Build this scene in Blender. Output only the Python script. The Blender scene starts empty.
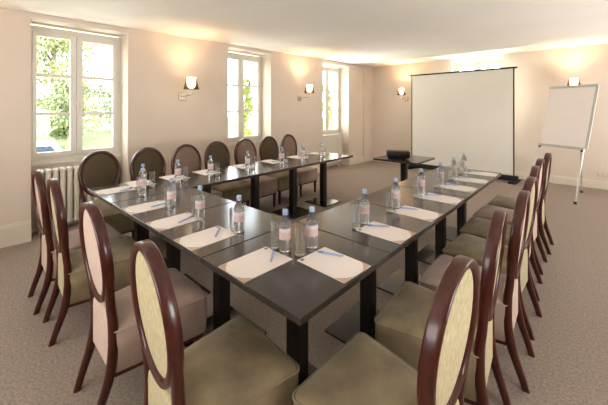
import bpy, bmesh, math, random
from mathutils import Vector, Matrix
random.seed(7)
PI = math.pi
COL = bpy.context.scene.collection

# ------------------------------------------------------------------ materials
def lin(c):
    return tuple((x/12.92 if x <= .04045 else ((x+.055)/1.055)**2.4) for x in (v/255 for v in c))
def new_mat(name):
    m = bpy.data.materials.new(name); m.use_nodes = True
    nt = m.node_tree; b = nt.nodes['Principled BSDF']
    return m, nt, b
def mat(name, rgb, rough=.6, metal=0, noise=0, scale=30, bump=0, bscale=None, coat=0, spec=None, stretch=None, sheen=0, detail=3):
    """plain or noise-mottled principled surface; rgb is 0-255 sRGB"""
    m, nt, b = new_mat(name)
    c = lin(rgb)
    b.inputs['Base Color'].default_value = (*c, 1)
    b.inputs['Roughness'].default_value = rough
    b.inputs['Metallic'].default_value = metal
    if coat: b.inputs['Coat Weight'].default_value = coat; b.inputs['Coat Roughness'].default_value = .12
    if spec is not None: b.inputs['Specular IOR Level'].default_value = spec
    if sheen: b.inputs['Sheen Weight'].default_value = sheen; b.inputs['Sheen Roughness'].default_value = .4
    if noise or bump:
        tc = nt.nodes.new('ShaderNodeTexCoord'); mp = nt.nodes.new('ShaderNodeMapping')
        nt.links.new(tc.outputs['Object'], mp.inputs['Vector'])
        if stretch: mp.inputs['Scale'].default_value = stretch
        n = nt.nodes.new('ShaderNodeTexNoise'); n.inputs['Scale'].default_value = scale; n.inputs['Detail'].default_value = detail
        nt.links.new(mp.outputs['Vector'], n.inputs['Vector'])
        if noise:
            r = nt.nodes.new('ShaderNodeValToRGB')
            r.color_ramp.elements[0].position = .3; r.color_ramp.elements[1].position = .7
            r.color_ramp.elements[0].color = (*[x*(1-noise) for x in c], 1)
            r.color_ramp.elements[1].color = (*[min(1, x*(1+noise)) for x in c], 1)
            nt.links.new(n.outputs['Fac'], r.inputs['Fac']); nt.links.new(r.outputs['Color'], b.inputs['Base Color'])
        if bump:
            n2 = n
            if bscale:
                n2 = nt.nodes.new('ShaderNodeTexNoise'); n2.inputs['Scale'].default_value = bscale
                nt.links.new(mp.outputs['Vector'], n2.inputs['Vector'])
            bp = nt.nodes.new('ShaderNodeBump'); bp.inputs['Strength'].default_value = bump; bp.inputs['Distance'].default_value = .004
            nt.links.new(n2.outputs['Fac'], bp.inputs['Height']); nt.links.new(bp.outputs['Normal'], b.inputs['Normal'])
    return m
def mix_glass(name, tint=(1, 1, 1), clear=.6, ior=1.3, rough=0.0):
    m, nt, b = new_mat(name); nt.nodes.remove(b)
    out = nt.nodes['Material Output']
    g = nt.nodes.new('ShaderNodeBsdfGlass'); g.inputs['IOR'].default_value = ior; g.inputs['Roughness'].default_value = rough
    g.inputs['Color'].default_value = (*tint, 1)
    t = nt.nodes.new('ShaderNodeBsdfTransparent'); t.inputs['Color'].default_value = (*tint, 1)
    mx = nt.nodes.new('ShaderNodeMixShader'); mx.inputs[0].default_value = clear
    nt.links.new(g.outputs[0], mx.inputs[1]); nt.links.new(t.outputs[0], mx.inputs[2]); nt.links.new(mx.outputs[0], out.inputs['Surface'])
    return m
def brightened_glass(name, tint, edge_light, ior):  # clear glass with diffuse colour mixed in, painting the bright edges it catches
    m, nt, b = new_mat(name); nt.nodes.remove(b)
    g = nt.nodes.new('ShaderNodeBsdfGlass'); g.inputs['IOR'].default_value = ior; g.inputs['Roughness'].default_value = 0
    g.inputs['Color'].default_value = (.99, .995, 1, 1)
    d = nt.nodes.new('ShaderNodeBsdfDiffuse'); d.inputs['Color'].default_value = (*tint, 1)
    mx = nt.nodes.new('ShaderNodeMixShader'); mx.inputs[0].default_value = edge_light
    nt.links.new(g.outputs[0], mx.inputs[1]); nt.links.new(d.outputs[0], mx.inputs[2]); nt.links.new(mx.outputs[0], nt.nodes['Material Output'].inputs['Surface'])
    return m
def pane_glass(name):
    m, nt, b = new_mat(name); nt.nodes.remove(b)
    out = nt.nodes['Material Output']
    g = nt.nodes.new('ShaderNodeBsdfGlossy'); g.inputs['Roughness'].default_value = .02
    t = nt.nodes.new('ShaderNodeBsdfTransparent')
    lw = nt.nodes.new('ShaderNodeLayerWeight'); lw.inputs['Blend'].default_value = .5
    pw = nt.nodes.new('ShaderNodeMath'); pw.operation = 'POWER'; pw.inputs[1].default_value = 5
    ml = nt.nodes.new('ShaderNodeMath'); ml.operation = 'MULTIPLY_ADD'; ml.inputs[1].default_value = .35; ml.inputs[2].default_value = .03
    mx = nt.nodes.new('ShaderNodeMixShader')
    nt.links.new(lw.outputs['Facing'], pw.inputs[0]); nt.links.new(pw.outputs[0], ml.inputs[0])
    nt.links.new(ml.outputs[0], mx.inputs[0]); nt.links.new(t.outputs[0], mx.inputs[1]); nt.links.new(g.outputs[0], mx.inputs[2])
    nt.links.new(mx.outputs[0], out.inputs['Surface'])
    return m
def emit_mat(name, rgb, strength):
    m, nt, b = new_mat(name)
    b.inputs['Base Color'].default_value = (*rgb, 1); b.inputs['Emission Color'].default_value = (*rgb, 1)
    b.inputs['Emission Strength'].default_value = strength; b.inputs['Roughness'].default_value = .3
    return m

M = {}
M['wall'] = mat('wall_plaster', (223, 210, 196), .85, noise=.03, scale=1.5, bump=.05, bscale=120)
M['ceiling'] = mat('ceiling_paint', (246, 241, 233), .9, noise=.02, scale=1.2)
M['trim'] = mat('trim_paint', (226, 218, 202), .5, noise=.02, scale=3)
M['white_paint'] = mat('window_paint', (226, 222, 212), .45, noise=.02, scale=5)
M['radiator'] = mat('radiator_enamel', (226, 220, 206), .4, noise=.02, scale=4)
M['wenge'] = mat('wenge_tabletop', (66, 61, 58), .17, noise=.05, scale=14, stretch=(1, 9, 9), spec=.65)
M['wenge_edge'] = mat('wenge_edge', (40, 33, 30), .35, noise=.15, scale=20)
M['black_metal'] = mat('black_lacquered_steel', (26, 23, 22), .32, noise=.1, scale=10, spec=.6)
M['plate'] = mat('dark_polished_plate', (52, 47, 44), .12, metal=.45, noise=.1, scale=6)
M['mahogany'] = mat('red_mahogany', (70, 26, 18), .3, noise=.35, scale=9, stretch=(6, 6, 1.2), coat=.3)
M['olive'] = mat('olive_velvet', (143, 129, 102), .95, noise=.3, scale=7, bump=.25, bscale=420, sheen=.25, detail=6)
M['mauve'] = mat('mauve_velvet', (176, 155, 143), .95, noise=.14, scale=7, bump=.25, bscale=420, sheen=.25, detail=6)
M['olive_front'] = mat('olive_back_velvet', (88, 76, 56), .95, noise=.1, scale=60, bump=.25, bscale=420, sheen=.15)  # backrest fronts, olive made darker in colour for their backlit shade
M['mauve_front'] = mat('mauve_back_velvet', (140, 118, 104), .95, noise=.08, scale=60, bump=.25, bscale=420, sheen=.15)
M['cream_chenille'] = mat('cream_chenille', (190, 180, 146), .95, noise=.17, scale=90, stretch=(1, 1, .4), bump=.5, bscale=260)
M['pale_chenille'] = mat('pale_pink_chenille', (202, 181, 167), .95, noise=.10, scale=90, stretch=(1, 1, .4), bump=.4, bscale=260)
M['paper'] = mat('white_paper', (246, 238, 232), .7, noise=.01, scale=8)
M['paper_print'] = mat('beige_print', (206, 178, 158), .7, noise=.03, scale=20)
M['grey_print'] = mat('grey_print', (110, 104, 104), .7, noise=.03, scale=20)
M['pen_blue'] = mat('pale_blue_plastic', (166, 190, 230), .3, noise=.05, scale=40)
M['pen_dark'] = mat('dark_blue_plastic', (128, 156, 212), .3, noise=.05, scale=40)
M['cap'] = mat('bottle_cap_blue', (158, 180, 212), .4, noise=.04, scale=60)
M['label'] = mat('bottle_label_pink', (230, 204, 204), .5, noise=.10, scale=45)
M['label_white'] = mat('bottle_label_white', (232, 228, 230), .5, noise=.10, scale=70)
M['bottle'] = brightened_glass('bottle_plastic', (.92, .95, 1), .05, 1.33)
M['glass'] = brightened_glass('tumbler_glass', (.95, .97, .96), .035, 1.5)
M['glass_base'] = brightened_glass('tumbler_base', (.86, .82, .62), .45, 1.5)  # yellowish reflection in the base is put into the tint
M['pane'] = pane_glass('window_pane_glass')
M['screen'] = mat('projection_fabric', (236, 233, 222), .8, noise=.01, scale=2)
M['black'] = mat('black_plastic', (22, 20, 19), .45, noise=.1, scale=20)
M['projector'] = mat('projector_shell', (30, 26, 24), .35, noise=.1, scale=20)
M['lens'] = mat('lens_glass', (20, 22, 30), .05, noise=.1, scale=20)
M['chrome'] = mat('brushed_chrome', (205, 200, 192), .22, metal=.9, noise=.04, scale=30)
M['silver'] = mat('silver_painted_tube', (206, 205, 198), .35, metal=.35, noise=.03, scale=20)
M['flip_frame'] = mat('flipchart_grey_frame', (198, 200, 190), .45, noise=.03, scale=10)
M['shade_glass'] = emit_mat('lit_opal_glass', (1, .88, .68), 10)
M['outlet'] = mat('outlet_plastic', (214, 200, 180), .5, noise=.02, scale=20)
M['grass'] = mat('lawn_grass', (100, 112, 70), .95, noise=.18, scale=1.2, detail=8)
M['leaf_a'] = mat('leaf_yellow_green', (172, 176, 128), .7, noise=.3, scale=1.6)
M['leaf_b'] = mat('leaf_mid_green', (150, 158, 118), .7, noise=.3, scale=1.6)
M['leaf_c'] = mat('leaf_vine_green', (160, 174, 100), .6, noise=.35, scale=5)
M['bark'] = mat('grey_bark', (150, 136, 112), .9, noise=.3, scale=6, bump=.4)
M['car_paint'] = mat('white_car_paint', (236, 238, 242), .25, noise=.01, scale=3, coat=.5)
M['car_glass'] = mat('car_window_glass', (56, 66, 84), .08, noise=.05, scale=3)
M['tyre'] = mat('tyre_rubber', (40, 40, 42), .8, noise=.1, scale=30)
M['rendered_wall'] = mat('outer_render', (222, 212, 196), .9, noise=.05, scale=3)

# brown see-through organza shade
def organza():
    m, nt, b = new_mat('brown_organza')
    b.inputs['Base Color'].default_value = (*lin((92, 66, 44)), 1); b.inputs['Roughness'].default_value = .8
    t = nt.nodes.new('ShaderNodeBsdfTransparent'); t.inputs['Color'].default_value = (.95, .88, .78, 1)
    mx = nt.nodes.new('ShaderNodeMixShader'); mx.inputs[0].default_value = .6
    nt.links.new(b.outputs[0], mx.inputs[1]); nt.links.new(t.outputs[0], mx.inputs[2])
    nt.links.new(mx.outputs[0], nt.nodes['Material Output'].inputs['Surface'])
    return m
M['organza'] = organza()
# carpet: fine speckle over broad soft patches
def carpet():
    m, nt, b = new_mat('taupe_carpet')
    tc = nt.nodes.new('ShaderNodeTexCoord')
    n1 = nt.nodes.new('ShaderNodeTexNoise'); n1.inputs['Scale'].default_value = 70; n1.inputs['Detail'].default_value = 5
    n2 = nt.nodes.new('ShaderNodeTexNoise'); n2.inputs['Scale'].default_value = 1.3
    for n in (n1, n2): nt.links.new(tc.outputs['Object'], n.inputs['Vector'])
    r = nt.nodes.new('ShaderNodeValToRGB'); c = lin((160, 147, 136))
    r.color_ramp.elements[0].position = .3; r.color_ramp.elements[1].position = .72
    r.color_ramp.elements[0].color = (*[x*.72 for x in c], 1); r.color_ramp.elements[1].color = (*[x*1.22 for x in c], 1)
    mx = nt.nodes.new('ShaderNodeMix'); mx.data_type = 'RGBA'; mx.blend_type = 'MULTIPLY'; mx.inputs[0].default_value = .25
    nt.links.new(n1.outputs['Fac'], r.inputs['Fac']); nt.links.new(r.outputs['Color'], mx.inputs[6]); nt.links.new(n2.outputs['Color'], mx.inputs[7])
    g = nt.nodes.new('ShaderNodeMix'); g.data_type = 'RGBA'; g.blend_type = 'MIX'; g.inputs[0].default_value = 0
    nt.links.new(r.outputs['Color'], b.inputs['Base Color'])
    b.inputs['Roughness'].default_value = 1; b.inputs['Specular IOR Level'].default_value = .1
    bp = nt.nodes.new('ShaderNodeBump'); bp.inputs['Strength'].default_value = .5; bp.inputs['Distance'].default_value = .004
    n3 = nt.nodes.new('ShaderNodeTexNoise'); n3.inputs['Scale'].default_value = 240
    nt.links.new(tc.outputs['Object'], n3.inputs['Vector']); nt.links.new(n3.outputs['Fac'], bp.inputs['Height']); nt.links.new(bp.outputs['Normal'], b.inputs['Normal'])
    return m
M['carpet'] = carpet()

# ------------------------------------------------------------------ mesh helpers
class MB:
    def __init__(s): s.bm = bmesh.new()
    def box(s, x0, x1, y0, y1, z0, z1, bev=0, mtx=None):
        r = bmesh.ops.create_cube(s.bm, size=1)
        vs = r['verts']
        for v in vs:
            v.co = Vector(((x0+x1)/2+v.co.x*(x1-x0), (y0+y1)/2+v.co.y*(y1-y0), (z0+z1)/2+v.co.z*(z1-z0)))
            if mtx: v.co = mtx @ v.co
        if bev:
            es = list({e for v in vs for e in v.link_edges})
            bmesh.ops.bevel(s.bm, geom=es, offset=bev, segments=2, affect='EDGES', profile=.5)
        return s
    def loft(s, loops, cap0=True, cap1=True, closed=True):
        rows = [[s.bm.verts.new(p) for p in l] for l in loops]
        n = len(rows[0])
        for a, b in zip(rows, rows[1:]):
            for i in range(n if closed else n-1):
                j = (i+1) % n
                try: s.bm.faces.new((a[i], a[j], b[j], b[i]))
                except ValueError: pass
        if cap0 and len(rows[0]) > 2: s.bm.faces.new(list(reversed(rows[0])))
        if cap1 and len(rows[-1]) > 2: s.bm.faces.new(rows[-1])
        return s
    def ring(s, loops):                       # loops joined end to end (torus-like)
        rows = [[s.bm.verts.new(p) for p in l] for l in loops]
        n = len(rows[0]); m = len(rows)
        for k in range(m):
            a, b = rows[k], rows[(k+1) % m]
            for i in range(n):
                j = (i+1) % n
                s.bm.faces.new((a[i], a[j], b[j], b[i]))
        return s
    def lathe(s, prof, seg=20, c=(0, 0, 0), mtx=None, cap0=True, cap1=True):
        loops = []
        for r, z in prof:
            l = []
            for k in range(seg):
                a = 2*PI*k/seg
                p = Vector((c[0]+max(r, 1e-4)*math.cos(a), c[1]+max(r, 1e-4)*math.sin(a), c[2]+z))
                l.append(mtx @ p if mtx else p)
            loops.append(l)
        return s.loft(loops, cap0, cap1)
    def tube(s, path, rad, seg=10):
        path = [Vector(p) for p in path]
        if not isinstance(rad, (list, tuple)): rad = [rad]*len(path)
        loops = []; up = None
        for i, p in enumerate(path):
            t = (path[min(i+1, len(path)-1)]-path[max(i-1, 0)]).normalized()
            if up is None: up = Vector((0, 0, 1)) if abs(t.z) < .9 else Vector((1, 0, 0))
            n = (up - t*up.dot(t)).normalized(); b = t.cross(n); up = n
            loops.append([p+n*rad[i]*math.cos(2*PI*k/seg)+b*rad[i]*math.sin(2*PI*k/seg) for k in range(seg)])
        return s.loft(loops)
    def sweep(s, path, wx, wy, bev=.25):      # vertical-ish bar with rounded rectangular section
        loops = []
        for p, a, b in zip(path, wx, wy):
            q = min(a, b)*bev; x, y = a/2, b/2
            pts = [(-x+q, -y), (x-q, -y), (x, -y+q), (x, y-q), (x-q, y), (-x+q, y), (-x, y-q), (-x, -y+q)]
            loops.append([Vector((p[0]+u, p[1]+v, p[2])) for u, v in pts])
        return s.loft(loops)
    def quad(s, pts):
        s.bm.faces.new([s.bm.verts.new(Vector(p)) for p in pts]); return s
    def build(s, name, m, parent=None, smooth=False, angle=35):
        bmesh.ops.recalc_face_normals(s.bm, faces=s.bm.faces)
        me = bpy.data.meshes.new(name); s.bm.to_mesh(me); s.bm.free()
        me.materials.append(m)
        if smooth:
            me.polygons.foreach_set('use_smooth', [True]*len(me.polygons))
            me.set_sharp_from_angle(angle=math.radians(angle))
        o = bpy.data.objects.new(name, me); COL.objects.link(o)
        if parent: o.parent = parent
        return o

def tag(o, label=None, cat=None, group=None, kind=None):
    if label: o['label'] = label
    if cat: o['category'] = cat
    if group: o['group'] = group
    if kind: o['kind'] = kind
    return o
def thing(name, loc=(0, 0, 0), rz=0):
    o = bpy.data.objects.new(name, None); COL.objects.link(o)
    o.empty_display_size = .1; o.location = loc; o.rotation_euler = (0, 0, rz)
    return o
def dup(root, loc, rz):
    r = root.copy(); COL.objects.link(r); r.location = loc; r.rotation_euler = (0, 0, rz)
    for ch in list(root.children):
        c = ch.copy(); COL.objects.link(c); c.parent = r
        for g in list(ch.children):
            d = g.copy(); COL.objects.link(d); d.parent = c
    return r
def struct(name, mb, m, parent=None, smooth=False):
    o = mb.build(name, m, parent, smooth)
    if not parent: o['kind'] = 'structure'
    return o

# ------------------------------------------------------------------ room shell
XW, YB, XR, YF = -4.0, 7.3, 2.5, -2.6          # window wall, back wall, right wall, wall behind the camera
TH = .5
def zc(y): return 2.625+.0147*max(y, -3)       # the old ceiling rises a little towards the back
struct('floor', MB().box(-4.5, XR+.3, YF-.3, YB+.4, -.12, 0), M['carpet'])
b = MB()
b.loft([[(-4.5, YF-.3, zc(YF-.3)), (XR+.3, YF-.3, zc(YF-.3)), (XR+.3, YB+.5, zc(YB+.5)), (-4.5, YB+.5, zc(YB+.5))],
        [(-4.5, YF-.3, 3.1), (XR+.3, YF-.3, 3.1), (XR+.3, YB+.5, 3.1), (-4.5, YB+.5, 3.1)]])
struct('ceiling', b, M['ceiling'])

niches = [(-.262, .76, 2.565), (2.383, 3.394, 2.61), (5.05, 6.13, 2.62)]
SILL = .80
b = MB(); y = YF-.3
for (a, c, t) in niches:
    b.box(XW-TH, XW, y, a, 0, 2.9)
    b.box(XW-TH, XW, a, c, t, 2.9)
    b.box(XW-TH, XW-.29, a, c, 0, SILL)
    y = c
b.box(XW-TH, XW, y, YB+.4, 0, 2.9)
struct('wall_left', b, M['wall'])
nb = (-1.752, -.671, 2.69)
b = MB().box(XW-.2, nb[0], YB, YB+.4, 0, 2.95).box(nb[1], XR+.3, YB, YB+.4, 0, 2.95)
b.box(nb[0], nb[1], YB, YB+.4, nb[2], 2.95).box(nb[0], nb[1], YB+.24, YB+.4, 0, SILL)
struct('wall_back', b, M['wall'])
struct('wall_right', MB().box(XR, XR+.3, YF-.3, YB+.4, 0, 2.95), M['wall'])
struct('wall_front', MB().box(-4.5, XR+.3, YF-.3, YF, 0, 2.9), M['wall'])
struct('trim_1', MB().box(XW, XW+.035, 6.84, YB, 0, 2.78), M['wall'])     # boxed-in pipe run in the corner

def skirting(name, segs):
    b = MB()
    for (x0, x1, y0, y1, h, ax) in segs:
        b.box(x0, x1, y0, y1, 0, h-.02)
        if ax == 'x': b.box(x0, x0+(x1-x0)*.7, y0, y1, h-.02, h)
        else: b.box(x0, x1, y0+(y1-y0)*.3, y1, h-.02, h)
    struct(name, b, M['trim'])
skirting('baseboard_left', [(XW, XW+.03, YF, -.262, .235, 'x'), (XW, XW+.03, .76, 2.383, .2, 'x'), (XW, XW+.03, 3.394, 5.05, .17, 'x'), (XW, XW+.03, 6.13, 6.84, .17, 'x')])
skirting('baseboard_back', [(XW+.036, nb[0], YB-.025, YB, .15, 'y'), (nb[1], XR, YB-.025, YB, .15, 'y')])
skirting('baseboard_right', [(XR-.025, XR, YF, YB-.03, .15, 'y')])

def window(idx, w, zb, zt, place):
    """casement window, local x along the wall (0..w), y outwards (0..), z up; place = matrix for the root"""
    root = thing('window_%d' % idx); root.matrix_world = place; root['kind'] = 'structure'
    f = MB(); d0, d1 = .0, .07
    f.box(0, .045, d0, d1, zb, zt).box(w-.045, w, d0, d1, zb, zt).box(.045, w-.045, d0, d1, zt-.07, zt).box(.045, w-.045, d0, d1, zb, zb+.05)
    f.build('window_frame', M['white_paint'], root)
    MB().box(0.002, w-.002, -.03, .02, zb-.045, zb, .006).build('window_sill', M['white_paint'], root)
    mid = w*.482
    for (x0, x1) in ((.047, mid-.002), (mid+.002, w-.047)):
        c = MB(); s0 = .045; sl = .04 if x0 < .1 else .065; sr = .065 if x0 < .1 else .055
        z0, z1 = zb+.052, zt-.072
        c.box(x0, x0+sl, -.018, .04, z0, z1, .004).box(x1-sr, x1, -.018, .04, z0, z1, .004)
        c.box(x0+sl, x1-sr, -.018, .04, z0, z0+.055, .004).box(x0+sl, x1-sr, -.018, .04, z1-.05, z1, .004)
        g0, g1 = z0+.055, z1-.05
        for k in (1, 2):
            zz = g0+(g1-g0)*k/3
            c.box(x0+sl, x1-sr, -.005, .03, zz-.018, zz+.018)
        cs = c.build('casement', M['white_paint'], root)
        MB().box(x0+sl-.004, x1-sr+.004, .012, .016, g0-.004, g1+.004).build('glass_pane', M['pane'], cs)
    h = MB().box(mid-.012, mid+.012, -.034, -.018, (zb+zt)/2-.16, (zb+zt)/2-.08, .003)
    h.tube([(mid, -.034, (zb+zt)/2-.12), (mid, -.06, (zb+zt)/2-.12), (mid+.0, -.062, (zb+zt)/2-.22)], .007, 8)
    h.build('handle', M['white_paint'], root, True)
    return root
for i, (a, c, t) in enumerate(niches):
    # local x -> world +y, local y -> world -x
    mtx = Matrix(((0, -1, 0, XW-.3), (1, 0, 0, a), (0, 0, 1, 0), (0, 0, 0, 1)))
    window(i+1, c-a, .86, t-.03, mtx)
    struct('trim_%d' % (i+2), MB().box(XW-.42, XW-.29, a, c, SILL, .815), M['white_paint'])
window(4, nb[1]-nb[0], .86, nb[2]-.03, Matrix.Translation((nb[0], YB+.25, 0)))

# ------------------------------------------------------------------ radiators
def column_radiator(y0, y1, x, label):
    r = thing('radiator', (x, (y0+y1)/2, 0)); tag(r, label, 'radiator')
    n = 12; w = y1-y0; p = w/n; b = MB()
    for k in range(n):
        yc = -w/2+p*(k+.5)
        for dx in (-.035, .035):
            b.sweep([(dx, yc, .085), (dx, yc, .10), (dx, yc, .74), (dx, yc, .755)], [.03, .05, .05, .03], [p*.6, p*.76, p*.76, p*.6], .35)
        b.sweep([(0, yc, .725), (0, yc, .74), (0, yc, .765), (0, yc, .775)], [.10, .13, .12, .09], [p*.8, p*.92, p*.9, p*.6], .3)
        b.sweep([(0, yc, .07), (0, yc, .085), (0, yc, .11), (0, yc, .12)], [.09, .12, .13, .10], [p*.6, p*.9, p*.92, p*.8], .3)
    b.build('column_section', M['radiator'], r, True)
    for yc in (-w/2+p*.5, w/2-p*.5):
        MB().sweep([(0, yc, 0), (0, yc, .03), (0, yc, .085)], [.13, .10, .09], [.04, .03, .03], .3).build('foot', M['radiator'], r, True)
    MB().tube([(0, w/2, .1), (0, w/2+.05, .1), (0, w/2+.055, 0.0)], .011, 8).build('pipe', M['radiator'], r, True)
column_radiator(-.19, .66, -4.17, 'cream column radiator in the niche under the first window')
r = thing('radiator', (-4.17, 5.6, 0)); tag(r, 'flat white panel radiator under the window nearest the room corner', 'radiator')
b = MB().box(-.05, .05, -.42, .42, .12, .83, .012)
for k in range(14):
    yy = -.38+.0585*k
    b.box(.05, .056, yy-.012, yy+.012, .18, .78, .002)
b.build('panel', M['radiator'], r)
MB().box(-.055, .06, -.425, .425, .83, .845, .004).build('top_grille', M['radiator'], r)
for yy in (-.3, .3): MB().box(-.03, .03, yy-.02, yy+.02, 0, .12).build('foot', M['radiator'], r)

# ------------------------------------------------------------------ tables
def make_table():
    t = thing('pedestal_table')
    h = .3465
    top = MB().box(-h, h, -h, h, .7215, .75, .003).build('tabletop', M['wenge'], t)
    MB().box(-.041, .041, -.041, .041, .0135, .7075, .003).build('column', M['black_metal'], t)
    MB().box(-.212, .212, -.212, .212, 0, .0135, .002).build('base_plate', M['plate'], t)
    MB().box(-.15, .15, -.15, .15, .7075, .7215).build('mounting_plate', M['black_metal'], t)
    return t
TB = [  # x, y, rotation, label
 (-.35, .35, 'dark square table at the front corner where both near runs meet'),
 (-1.05, .35, 'dark square table second from the front corner along the near cross run'),
 (-1.75, .35, 'dark square table third from the front corner along the near cross run'),
 (-2.45, .35, 'dark square table at the corner of the U nearest the column radiator'),
 (-.35, 1.05, 'dark square table second from the front corner along the flipchart-side run'),
 (-.35, 1.75, 'dark square table third from the front corner along the flipchart-side run'),
 (-.35, 2.45, 'dark square table second from the screen end of the flipchart-side run'),
 (-.35, 3.15, 'dark square table ending the flipchart-side run nearest the screen'),
 (-2.45, 1.05, 'dark square table second from the radiator corner along the window-side run'),
 (-2.45, 1.75, 'dark square table in the window-side run showing the bright window reflection'),
 (-2.45, 2.45, 'dark square table second from the free end of the window-side run'),
 (-2.45, 3.15, 'dark square table at the free end of the window-side run'),
 (-1.375, 3.82, 'dark wood square table standing alone with the projector on it'),
]
t0 = make_table()
for i, (x, y, lab) in enumerate(TB):
    t = t0 if i == 0 else dup(t0, (0, 0, 0), 0)
    t.location = (x, y, 0); t.rotation_euler = (0, 0, 0 if i % 2 == 0 else PI)
    tag(t, lab, 'table', None if i == 12 else 'square tables joined into a U')

# ------------------------------------------------------------------ chairs
ZC, OA, OB = .782, .208, .255
def lean(z): return -.105*(z-.5)
def ell(a, b, y, n=56):
    return [Vector((a*math.cos(2*PI*k/n), y+lean(ZC+b*math.sin(2*PI*k/n)), ZC+b*math.sin(2*PI*k/n))) for k in range(n)]
def rrect(w0, w1, y0, y1, z, r, n=5, crown=0):
    """rounded trapezoid loop: half width w0 at y0 (back), w1 at y1 (front)"""
    pts = []
    for (cx, cy, a0) in ((w1-r, y1-r, 0), (-w1+r, y1-r, 90), (-w0+r, y0+r, 180), (w0-r, y0+r, 270)):
        for k in range(n+1):
            a = math.radians(a0+90*k/n)
            pts.append(Vector((cx+r*math.cos(a), cy+r*math.sin(a), z)))
    return pts
def make_chair(seat_m, front_m, rear_m):
    c = thing('dining_chair')
    # seat: deep upholstered box with a softly domed top
    L = []
    for (ins, z, r) in ((.012, .222, .02), (.004, .232, .025), (0, .30, .03), (0, .422, .03), (.005, .434, .034), (.018, .444, .04), (.05, .455, .05), (.10, .463, .06), (.16, .467, .04)):
        L.append(rrect((.180-ins*.75), .236-ins, -.005+ins, .475-ins, z, r))
    MB().loft(L).build('seat', seat_m, c, True, 50)
    pip = rrect(.182, .238, -.006, .477, .430, .032, 4)
    MB().tube(pip+[pip[0]], .0045, 6).build('piping', seat_m, c, True)
    MB().loft([rrect(.172, .226, .005, .462, z, .02) for z in (.205, .224)]).build('seat_rail', M['mahogany'], c)
    # oval frame
    prof = [(0, -.018), (.004, -.024), (.010, -.026), (.026, -.022), (.032, -.013), (.032, .013), (.026, .022), (.010, .026), (.004, .024), (0, .018)]
    MB().ring([ell(OA-d, OB-d, y) for d, y in prof]).build('back_frame', M['mahogany'], c, True, 45)
    def dome(sign, bulge, base):
        ls = []
        for f in (1.01, .97, .9, .75, .55, .3, .1):
            ls.append(ell((OA-.029)*f, (OB-.029)*f, sign*(base+bulge*math.sqrt(max(0, 1-min(1, f)**2)))))
        return MB().loft(ls, cap0=True, cap1=True)
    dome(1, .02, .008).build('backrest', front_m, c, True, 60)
    dome(-1, .006, .009).build('back_panel', rear_m, c, True, 60)
    # upholstered rear apron between the stiles, rounded shoulders under the oval
    ls = []
    def apron(y, ins):
        w = .146-ins; p = [(-w, .232+ins), (w, .232+ins)]
        for k in range(9):
            a = PI/2*k/8; p.append((w-.055+.055*math.cos(a), .505-ins-.055+.055*math.sin(a)))
        for k in range(9):
            a = PI/2+PI/2*k/8; p.append((-w+.055+.055*math.cos(a), .505-ins-.055+.055*math.sin(a)))
        return [Vector((x, y, z)) for x, z in p]
    MB().loft([apron(.03, 0), apron(0, 0), apron(-.009, .006), apron(-.012, .02)]).build('lower_panel', rear_m, c, True, 50)
    for s in (-1, 1):
        zs = [.72, .66, .60, .54, .48, .42, .36, .30, .24, .18, .12, .06, 0]
        xs = [.196, .186, .175, .166, .161, .160, .161, .163, .164, .164, .163, .161, .158]
        ys = [lean(.72), lean(.66), lean(.6), lean(.54), .004, .007, .008, .004, -.006, -.020, -.040, -.060, -.078]
        wx = [.012, .026, .034, .036, .036, .036, .036, .035, .034, .033, .031, .029, .027]
        wy = [.034, .036, .038, .040, .042, .044, .046, .046, .045, .042, .039, .036, .033]
        MB().sweep([(s*x, yy, z) for x, yy, z in zip(xs, ys, zs)], wx, wy).build('leg', M['mahogany'], c, True, 50)
        MB().sweep([(s*.195, .43, z) for z in (.206, .18, .1, 0)], [.046, .044, .038, .03], [.046, .044, .038, .03]).build('leg', M['mahogany'], c, True, 50)
    return c
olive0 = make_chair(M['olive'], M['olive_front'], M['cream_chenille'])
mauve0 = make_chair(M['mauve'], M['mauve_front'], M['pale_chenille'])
R = math.radians
G1, G2, G3 = 'chairs along the near cross run of tables', 'chairs along the flipchart-side run of tables', 'chairs along the window-side run of tables'
CH = [
 (-.39, -.325, -5, 'o', 'oval-back chair with cream back, nearest the front corner on the near cross run', G1),
 (-1.11, -.325, -1, 'm', 'mauve chair with pale pink back, second from the front corner on the near cross run', G1),
 (-1.94, -.34, -3, 'o', 'olive seated oval-back chair third from the front corner along the near cross run', G1),
 (-2.42, -.36, -1, 'm', 'mauve oval-back chair ending the near cross run, by the column radiator', G1),
 (.42, .235, 89, 'o', 'cream-backed olive chair facing the front corner table from the flipchart side', G2),
 (.41, .865, 95, 'o', 'cream-backed olive chair between the front corner chair and a mauve seat, flipchart side', G2),
 (.44, 1.366, 92, 'm', 'mauve seated chair on the flipchart side, third from the front corner', G2),
 (.42, 1.858, 88, 'o', 'olive seated chair just beyond the first mauve seat on the flipchart side', G2),
 (.385, 2.395, 92, 'o', 'olive seated chair just before the farther mauve seat on the flipchart side', G2),
 (.37, 2.905, 89, 'm', 'mauve seated chair second from the screen end on the flipchart side', G2),
 (.385, 3.448, 90, 'o', 'olive seated chair at the screen end of the flipchart-side row', G2),
 (-3.31, .252, -90, 'o', 'olive oval-back chair in front of the column radiator, facing the corner table', G3),
 (-3.23, .742, -90, 'o', 'dark olive oval-back chair second from the radiator in the window-side row', G3),
 (-3.21, 1.225, -90, 'm', 'mauve oval-back chair below the wall lamp, between two olive chairs, window-side row', G3),
 (-3.28, 1.74, -89, 'o', 'olive oval-back chair just before the middle window in the window-side row', G3),
 (-3.28, 2.25, -90, 'm', 'mauve oval-back chair in front of the middle window, window-side row', G3),
 (-3.32, 2.78, -89, 'o', 'olive oval-back chair second from the free end of the window-side row', G3),
 (-3.36, 3.30, -88, 'm', 'mauve oval-back chair at the free end of the window-side row', G3),
]
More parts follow.
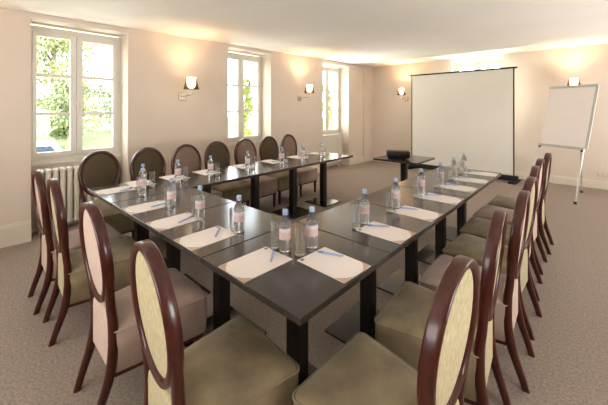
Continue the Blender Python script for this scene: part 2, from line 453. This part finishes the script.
first = {'o': True, 'm': True}
for (x, y, a, k, lab, g) in CH:
    src = olive0 if k == 'o' else mauve0
    if first[k]: o = src; first[k] = False
    else: o = dup(src, (0, 0, 0), 0)
    o.location = (x, y, 0); o.rotation_euler = (0, 0, R(a)); tag(o, lab, 'chair', g)

# ------------------------------------------------------------------ notepads, pens, bottles, tumblers
ZT = .75
def make_pad():
    p = thing('notepad')
    MB().box(-.105, .105, -.1485, .1485, 0, .004, .0006).build('paper_sheets', M['paper'], p)
    def swoosh(s):
        b = MB(); n = 8; out = []
        pts = [(s*.105, -.1485)]
        for k in range(n+1):
            t = k/n; pts.append((s*(.105-.085*(t**1.0)), -.1485+.055*(1-t)**1.9))
        return b.quad([(x, y, .0043) for x, y in pts])
    for s in (-1, 1): swoosh(s).build('printed_corner', M['paper_print'], p)
    MB().lathe([(.010, .0041), (.010, .0044)], 14, (-.085, .132, 0)).build('logo', M['grey_print'], p)
    return p
def make_pen():
    p = thing('ballpoint_pen')
    rx = Matrix.Rotation(PI/2, 4, 'Y')
    rz = Matrix.Translation((0, 0, .0056)) @ rx
    MB().lathe([(.0042, -.065), (.005, -.05), (.0052, .035)], 10, mtx=rz).build('barrel', M['pen_blue'], p, True)
    MB().lathe([(.0054, .035), (.0054, .066), (.004, .07)], 10, mtx=rz).build('cap', M['pen_dark'], p, True)
    MB().box(.036, .066, -.0012, .0012, .0105, .0125).build('clip', M['pen_dark'], p)
    MB().lathe([(.0008, -.075), (.0042, -.065)], 8, mtx=rz).build('tip', M['chrome'], p, True)
    return p
def make_bottle():
    p = thing('water_bottle')
    prof = [(.026, 0), (.0305, .004), (.032, .012), (.0305, .022), (.032, .032), (.0305, .042), (.032, .052), (.0305, .062), (.032, .072), (.032, .15), (.031, .160), (.027, .172), (.021, .186), (.0145, .198), (.0125, .204), (.0125, .212)]
    MB().lathe(prof, 24).build('body', M['bottle'], p, True, 60)
    lb = MB().lathe([(.0325, .080), (.0325, .118)], 24, cap0=False, cap1=False).build('label', M['label'], p, True)
    MB().lathe([(.0325, .1185), (.0325, .138)], 24, cap0=False, cap1=False).build('label_band', M['label_white'], lb, True)
    MB().lathe([(.0148, .205), (.0152, .208), (.0152, .228), (.0135, .232)], 20).build('cap', M['cap'], p, True)
    return p
def make_tumbler():
    t = thing('tumbler')
    MB().lathe([(.0262, .016), (.0275, .145), (.0258, .145), (.0248, .016)], 24, cap0=False, cap1=False).build('glass_wall', M['glass'], t, True, 40)
    MB().lathe([(.023, 0), (.0255, .003), (.0262, .0155), (.0, .0155)], 24, cap1=False).build('thick_base', M['glass_base'], t, True, 40)
    return t
pad0, pen0, bot0, tum0 = make_pad(), make_pen(), make_bottle(), make_tumbler()
# setting: where the sitter is, its position, its description
ST = []
nb_ = ['beside the front table corner', 'second from the front corner', 'third from the front corner', 'fourth from the front corner', 'at the radiator corner']
for i, (px, bx, by, gx) in enumerate([(-.447, -.42, .331, -.503), (-.915, -.82, .325, -.885), (-1.315, -1.22, .29, -1.30), (-1.78, -1.60, .265, -1.68), (-2.52, -2.19, .275, -2.27)]):
    ST.append(('on near cross run, '+nb_[i], (px, .158), 0, (bx, by), (gx, by+.008), 'near cross run'))
nr = ['beside the front table corner', 'second from the front corner', 'third from the front corner', 'in the middle of that row', 'third from the screen end', 'second from the screen end', 'at the screen end']
for i, (py, by, bx) in enumerate([(.41, .46, -.345), (.945, .97, -.33), (1.42, 1.42, -.33), (1.92, 1.92, -.335), (2.40, 2.385, -.33), (2.835, 2.825, -.34), (3.29, 3.22, -.345)]):
    ST.append(('on flipchart-side run, '+nr[i], (-.162, py), 90, (bx, by), (bx-.005, by-.09), 'flipchart-side run'))
nf = ['at the radiator corner', 'second from the radiator corner', 'third from the radiator corner', 'in the middle of that row', 'third from the free end', 'second from the free end', 'at the free end']
for i, (py, by) in enumerate([(.42, .365), (.78, .71), (1.17, 1.09), (1.70, 1.61), (2.20, 2.20), (2.74, 2.63), (3.26, 3.06)]):
    ST.append(('on window-side run, '+nf[i], (-2.645, py), -90, (-2.42, by), (-2.42, by+.085), 'window-side run'))
for i, (where, pp, ang, bp, gp, run) in enumerate(ST):
    f = (i == 0); j = random.uniform(-2.5, 2.5)
    a = R(ang+j)
    p = pad0 if f else dup(pad0, (0, 0, 0), 0)
    p.location = (pp[0], pp[1], ZT); p.rotation_euler = (0, 0, a); tag(p, 'white notepad '+where, 'notepad', 'notepads on the '+run)
    n = pen0 if f else dup(pen0, (0, 0, 0), 0)
    k = i if ang == 0 else i-5 if ang == 90 else i-12
    if ang == 0: nx, ny, pa = [(-.44, .256, -48), (-.917, .236, -43), (-1.274, .215, -71), (-1.739, .235, -80), (-2.45, .23, -66)][k]
    elif ang == 90: nx, ny, pa = [(-.226, .467, 20), (-.237, .985, 34), (-.248, 1.45, 21), (-.25, 1.955, 30), (-.25, 2.44, 24), (-.25, 2.87, 36), (-.25, 3.32, 27)][k]
    else: nx, ny, pa = -2.57, pp[1]+.03, 60+random.uniform(-12, 12)
    n.location = (nx, ny, ZT+.0042); n.rotation_euler = (0, 0, R(pa+180))
    tag(n, 'blue ballpoint pen lying on the notepad '+where, 'pen', 'pens on the '+run)
    w = bot0 if f else dup(bot0, (0, 0, 0), 0)
    w.location = (bp[0], bp[1], ZT); w.rotation_euler = (0, 0, random.uniform(0, 6)); tag(w, 'blue-capped water bottle '+where, 'bottle', 'water bottles on the '+run)
    g = tum0 if f else dup(tum0, (0, 0, 0), 0)
    g.location = (gp[0], gp[1], ZT); tag(g, 'empty clear tall tumbler '+where, 'glass', 'tumblers on the '+run)

# ------------------------------------------------------------------ projector on the lone table
pj = thing('projector', (-1.42, 3.70, ZT), R(30)); tag(pj, 'black low projector on the lone square table before the screen', 'projector')
L = []
for (ins, z) in ((.03, .012), (.012, .022), (.004, .05), (.0, .085), (.006, .10), (.022, .112), (.05, .116)):
    L.append([Vector((p.x, p.y, p.z+(.012*(abs(p.x)/.165)**2 if z > .08 else 0))) for p in rrect(.175-ins, .175-ins, -.12+ins, .12-ins, z, .04-min(ins, .02))])
MB().loft(L).build('housing', M['projector'], pj, True, 50)
MB().lathe([(.036, 0), (.036, .02), (.028, .022)], 20, mtx=Matrix.Translation((.07, .113, .06)) @ Matrix.Rotation(-PI/2, 4, 'X')).build('lens', M['lens'], pj, True)
for sx in (-.11, .11):
    for sy in (-.08, .08): MB().lathe([(.012, 0), (.012, .016)], 10, (sx, sy, 0)).build('foot', M['black'], pj)
MB().box(-.05, .05, -.03, .03, .112, .1175, .002).build('control_panel', M['black'], pj)

# ------------------------------------------------------------------ projection screen
A, B_ = Vector((-2.64, 6.93, 0)), Vector((-.36, 6.80, 0))
W = (B_-A).length
sc = thing('projection_screen', (A+B_)/2, math.atan2(B_.y-A.y, B_.x-A.x)); tag(sc, 'large white floor-standing projection screen with black edges before the back wall', 'projection screen')
h = W/2
MB().box(-h+.03, h-.03, -.003, .003, .14, 2.34).build('projection_surface', M['screen'], sc)
for s in (-1, 1):
    MB().box(s*(h-.03)-.011, s*(h-.03)+.011, -.006, .006, .14, 2.34).build('side_border', M['black'], sc)
    MB().box(s*(h-.02)-.07, s*(h-.02)+.07, -.22, .22, 0, .045, .015).build('foot', M['black'], sc)
MB().box(-h-.03, h+.03, -.018, .018, 2.34, 2.372, .006).build('top_bar', M['black'], sc)
MB().box(-h-.05, h+.05, -.055, .055, .03, .14, .02).build('case', M['black'], sc)
MB().tube([(0, .03, .1), (0, .03, 2.34)], .012, 10).build('rear_pole', M['black'], sc, True)

# ------------------------------------------------------------------ flipchart
fx, fy, fz, fyaw, ft, fw, fh = .408, 6.088, .855, -.519, .271, .763, 1.10
fl = thing('flipchart', (fx, fy, 0), fyaw); tag(fl, 'grey framed flipchart easel with blank paper on silver legs, beside the screen', 'flipchart')
T = Matrix.Translation((0, 0, fz)) @ Matrix.Rotation(-ft, 4, 'X')       # board plane, z up the board, +y behind it
b = MB().box(-fw/2, fw/2, .0, .02, 0, fh, .004, T)
b.build('board', M['flip_frame'], fl)
MB().box(-fw/2+.012, fw/2-.04, -.014, -.001, .03, fh-.04, .002, T).build('paper_pad', M['paper'], fl)
MB().box(-fw/2, fw/2, -.02, -.001, fh-.045, fh, .004, T).build('clamp_bar', M['flip_frame'], fl)
MB().box(-fw/2+.02, fw/2-.02, -.06, 0, -.012, .012, .004, T).build('pen_tray', M['flip_frame'], fl)
LL = fz/math.cos(ft)
for s in (-1, 1):
    x, xf = (-fw/2+.03, -fw/2-.13) if s < 0 else (fw/2-.06, fw/2-.035)
    lg = MB().tube([T @ Vector((x, .012, .05)), T @ Vector((xf, .012, -LL+.012))], .013, 10).build('leg', M['silver'], fl, True)
    e = T @ Vector((xf, .012, -LL+.012))
    MB().lathe([(.02, 0), (.022, .04)], 10, (e.x, e.y, 0)).build('rubber_foot', M['black'], lg)
    kb = T @ Vector((x, -.014, -.03))
    MB().lathe([(.014, -.015), (.014, .015)], 12, mtx=Matrix.Translation(kb) @ Matrix.Rotation(PI/2, 4, 'X')).build('knob', M['black'], fl, True)
tp = T @ Vector((.27, .03, .06))
lg = MB().tube([tp, (-.09, .66, .02)], .012, 10).build('leg', M['silver'], fl, True)
MB().lathe([(.018, 0), (.02, .04)], 10, (-.09, .66, 0)).build('rubber_foot', M['black'], lg)

# ------------------------------------------------------------------ wall lamps
def make_sconce():
    s = thing('wall_lamp')       # local: wall at y=0, room towards -y
    MB().box(-.06, .06, -.025, 0, -.06, .06, .006).build('wall_plate', M['chrome'], s)
    MB().tube([(0, -.02, 0), (0, -.10, .0), (0, -.30, .02), (0, -.30, .13)], .009, 10).build('arm', M['chrome'], s, True)
    MB().lathe([(.028, .115), (.05, .135), (.062, .17), (.066, .21), (.067, .275), (.063, .275), (.055, .17), (.03, .13)], 24, (0, -.30, 0)).build('opal_glass', M['shade_glass'], s, True)
    MB().lathe([(.112, .10), (.076, .27), (.074, .27), (.110, .10)], 28, (0, -.30, 0), cap0=False, cap1=False).build('organza_shade', M['organza'], s, True)
    return s
sc0 = make_sconce()
SC = [((-4.0, 1.535, 1.705), 90, 'lit wall lamp with brown shade between the first two windows'),
      ((-4.0, 4.22, 1.745), 90, 'lit wall lamp with brown shade between the middle window and the corner window'),
      ((-2.925, 7.3, 1.77), 0, 'lit wall lamp with brown shade beside the edge of the projection screen'),
      ((.543, 7.3, 1.81), 0, 'lit wall lamp mostly hidden behind the top of the flipchart')]
for i, (loc, a, lab) in enumerate(SC):
    o = sc0 if i == 0 else dup(sc0, (0, 0, 0), 0)
    o.location = loc; o.rotation_euler = (0, 0, R(a)); tag(o, lab, 'wall lamp', 'wall lamps')
    l = bpy.data.lights.new('lamp_glow', 'SPOT'); l.energy = 15; l.color = (1, .62, .34); l.shadow_soft_size = .04; l.spot_size = R(125); l.spot_blend = .8
    lo = bpy.data.objects.new('lamp_glow', l); COL.objects.link(lo); lo.parent = o; lo.location = (0, -.30, .285); lo.rotation_euler = (PI, 0, 0)
# the glow at the upper left comes from one more lamp past the picture's edge
l = bpy.data.lights.new('lamp_glow', 'SPOT'); l.energy = 15; l.color = (1, .62, .34); l.shadow_soft_size = .04; l.spot_size = R(125); l.spot_blend = .8
lo = bpy.data.objects.new('lamp_glow', l); COL.objects.link(lo); lo.location = (-3.7, -1.1, 2.05); lo.rotation_euler = (PI, 0, 0)

# wall socket
so = thing('wall_socket', (.953, YB, .275)); tag(so, 'small cream double wall socket low on the back wall', 'socket')
MB().box(-.075, .075, -.012, 0, -.04, .04, .004).build('plate', M['outlet'], so)
for s in (-.036, .036): MB().lathe([(.022, -.0005), (.022, .001)], 16, mtx=Matrix.Translation((s, -.0125, 0)) @ Matrix.Rotation(PI/2, 4, 'X')).build('outlet_well', M['trim'], so)

# ------------------------------------------------------------------ garden outside
gz = -1.1
lw = MB().quad([(-90, -60, gz), (-4.5, -60, gz), (-4.5, 70, gz), (-90, 70, gz)]).quad([(-4.5, 7.7, gz), (30, 7.7, gz), (30, 70, gz), (-4.5, 70, gz)]).build('lawn', M['grass'])
tag(lw, 'sunlit lawn outside the windows', 'lawn', kind='structure')
def leaf_cloud(n, blobs, size):
    b = MB()
    for _ in range(n):
        c, rad = random.choice(blobs)
        while True:
            d = Vector([random.uniform(-1, 1) for _ in range(3)])
            if .25 < d.length < 1: break
        p = Vector(c)+Vector((d.x*rad[0], d.y*rad[1], d.z*rad[2]))
        u = Vector([random.gauss(0, 1) for _ in range(3)]).normalized(); v = u.orthogonal().normalized()
        s = size*random.uniform(.6, 1.3)
        b.quad([p-u*s, p+v*s*.5, p+u*s, p-v*s*.5])
    return b
def tree(x, y, h, spread, n, m, size, label, low=.25):
    t = thing('garden_tree', (x, y, gz)); tag(t, label, 'tree', 'garden trees')
    b = MB().tube([(0, 0, 0), (.1, .05, h*.3), (-.05, .1, h*.55), (.1, 0, h*.85)], [h*.03, h*.022, h*.015, h*.005], 8)
    for k in range(6):
        a = k*1.1; z = h*(.3+.08*k)
        b.tube([(0, 0, z), (spread*.4*math.cos(a), spread*.4*math.sin(a), z+h*.1), (spread*.75*math.cos(a), spread*.75*math.sin(a), z+h*.14)], [h*.011, h*.007, h*.003], 6)
    b.build('trunk', M['bark'], t, True)
    bl = []
    for k in range(14):
        a = random.uniform(0, 6.28); rr = spread*random.uniform(.1, .75); z = h*random.uniform(low, .95)
        bl.append(((rr*math.cos(a), rr*math.sin(a), z), (spread*.42, spread*.42, h*.13)))
    c = leaf_cloud(n, bl, size).build('foliage', m, t); c['kind'] = 'stuff'
tree(-33, 4.6, 12, 4.6, 9000, M['leaf_a'], .17, 'tall yellow-green tree on the lawn, in the left panes of the first window', .12)
tree(-40, 12.2, 6.0, 4.6, 5000, M['leaf_b'], .17, 'low mid-green tree far across the lawn, in the right panes of the first window', .1)
tree(-25, 4.1, 4.2, 1.7, 4500, M['leaf_b'], .13, 'rounded mid-green tree between the other two beyond the first window', .1)
tree(-24, 24.5, 5, 2.6, 3600, M['leaf_a'], .13, 'pale green tree seen low through the middle window', .1)
def vine(x, y, z1, wid, n, label):
    v = thing('climbing_vine', (x, y, gz)); tag(v, label, 'climbing vine', 'climbing vines outside')
    MB().tube([(0, 0, 0), (.03, .06, 1.0), (-.02, -.05, 2.0), (.02, .04, z1)], [.02, .016, .012, .006], 8).build('stem', M['bark'], v, True)
    bl = [((0, random.uniform(-.5, .5)*wid, z1*k/14), (.1, wid*.5, .2)) for k in range(1, 15)]
    c = leaf_cloud(n, bl, .05).build('foliage', M['leaf_c'], v); c['kind'] = 'stuff'
vine(-4.85, 3.40, 3.1, .26, 1500, 'green climbing vine hanging outside the middle window')
vine(-4.85, 6.22, 3.2, .3, 1500, 'green climbing vine hanging outside the window nearest the room corner')
# white car parked on the grass
car = thing('parked_car', (-13.2, .0, gz+.04), R(82)); tag(car, 'white hatchback parked on the grass outside the first window', 'car')
def prof_loft(pts_in, w0, w1):
    b = MB(); b.loft([[Vector((x, -w, z)) for x, z, w in [(p[0], p[1], w1 if p[1] > .9 else w0) for p in pts_in]],
                      [Vector((x, w, z)) for x, z, w in [(p[0], p[1], w1 if p[1] > .9 else w0) for p in pts_in]]])
    return b
prof_loft([(-1.9, .3), (-1.95, .6), (-1.85, .92), (-1.0, 1.0), (-.4, 1.42), (1.45, 1.42), (1.74, .98), (1.8, .88), (1.8, .4), (1.7, .28)], .85, .72).build('body', M['car_paint'], car)
for s in (-1, 1):
    MB().quad([(-.85, s*.80, 1.0), (-.35, s*.745, 1.36), (.25, s*.745, 1.38), (.25, s*.80, .98)]).quad([(.33, s*.80, .98), (.33, s*.745, 1.38), (1.35, s*.745, 1.36), (1.55, s*.80, 1.0)]).build('side_window', M['car_glass'], car)
    for xx in (-1.25, 1.2):
        MB().lathe([(.31, -.1), (.33, -.06), (.33, .06), (.31, .1)], 20, mtx=Matrix.Translation((xx, s*.78, .33)) @ Matrix.Rotation(PI/2, 4, 'X')).build('wheel', M['tyre'], car, True)
MB().quad([(-1.02, -.68, 1.02), (-.44, -.62, 1.41), (-.44, .62, 1.41), (-1.02, .68, 1.02)]).build('windscreen', M['car_glass'], car)

# ------------------------------------------------------------------ light
def area(name, loc, target, sx, sy, energy, color):
    l = bpy.data.lights.new(name, 'AREA'); l.shape = 'RECTANGLE'; l.size = sx; l.size_y = sy; l.energy = energy; l.color = color
    o = bpy.data.objects.new(name, l); COL.objects.link(o); o.location = loc
    d = Vector(target)-Vector(loc); o.rotation_euler = d.to_track_quat('-Z', 'Y').to_euler(); return o
for k, (a, c, t) in enumerate(niches):
    ym = (a+c)/2
    area('added_bounce_fill', (-5.3, ym, .25), (-3.2, ym+.1, 2.6), 1.4, 1.0, [60, 90, 260][k], (1, .985, .95))  # fill lamp added below the sill, standing in for light off the ground
area('added_bounce_fill', ((nb[0]+nb[1])/2, YB+1.2, .25), ((nb[0]+nb[1])/2, YB-.8, 2.6), 1.2, 1.0, 260, (1, .975, .92))  # same added fill lamp outside the back window
for yy in (.5, 3.2, 5.8):
    area('added_wall_fill', (XR-.03, yy, 1.4), (-.5, yy, 2.6), 1.0, 1.5, 58, (1, .98, .965))  # fill lamps added on the closed right wall, which has no windows
area('added_rear_fill', (-1.0, YF+.05, 1.6), (-1.0, 1.0, 2.8), 3.2, 1.6, 92, (1, .98, .965))  # fill lamp added at the closed wall behind the camera, no window there
sun = bpy.data.lights.new('sun', 'SUN'); sun.energy = 4; sun.angle = .01; sun.color = (1, .95, .85)
so_ = bpy.data.objects.new('sun', sun); COL.objects.link(so_); so_.rotation_euler = Vector((-.75, .25, -.8)).to_track_quat('-Z', 'Y').to_euler()
w = bpy.data.worlds.new('sky'); bpy.context.scene.world = w; w.use_nodes = True
bg = w.node_tree.nodes['Background']; bg.inputs['Color'].default_value = (.88, .95, 1, 1); bg.inputs['Strength'].default_value = 6.5

# ------------------------------------------------------------------ camera
cam = bpy.data.cameras.new('camera'); co = bpy.data.objects.new('camera', cam); COL.objects.link(co)
co.location = (.7821, -.8320, 1.5144); co.rotation_euler = (PI/2, 0, .73236)
cam.sensor_width = 36; cam.lens = 315.233/608*36
cam.shift_x = (304-307.31)/608; cam.shift_y = -(202.5-108.605)/608
cam.clip_start = .02; cam.clip_end = 300
s = bpy.context.scene; s.camera = co
s.view_settings.view_transform = 'Standard'; s.view_settings.exposure = .27; s.view_settings.gamma = .93
s.cycles.use_denoising = True
s.cycles.sample_clamp_indirect = 6
s.cycles.transparent_max_bounces = 16
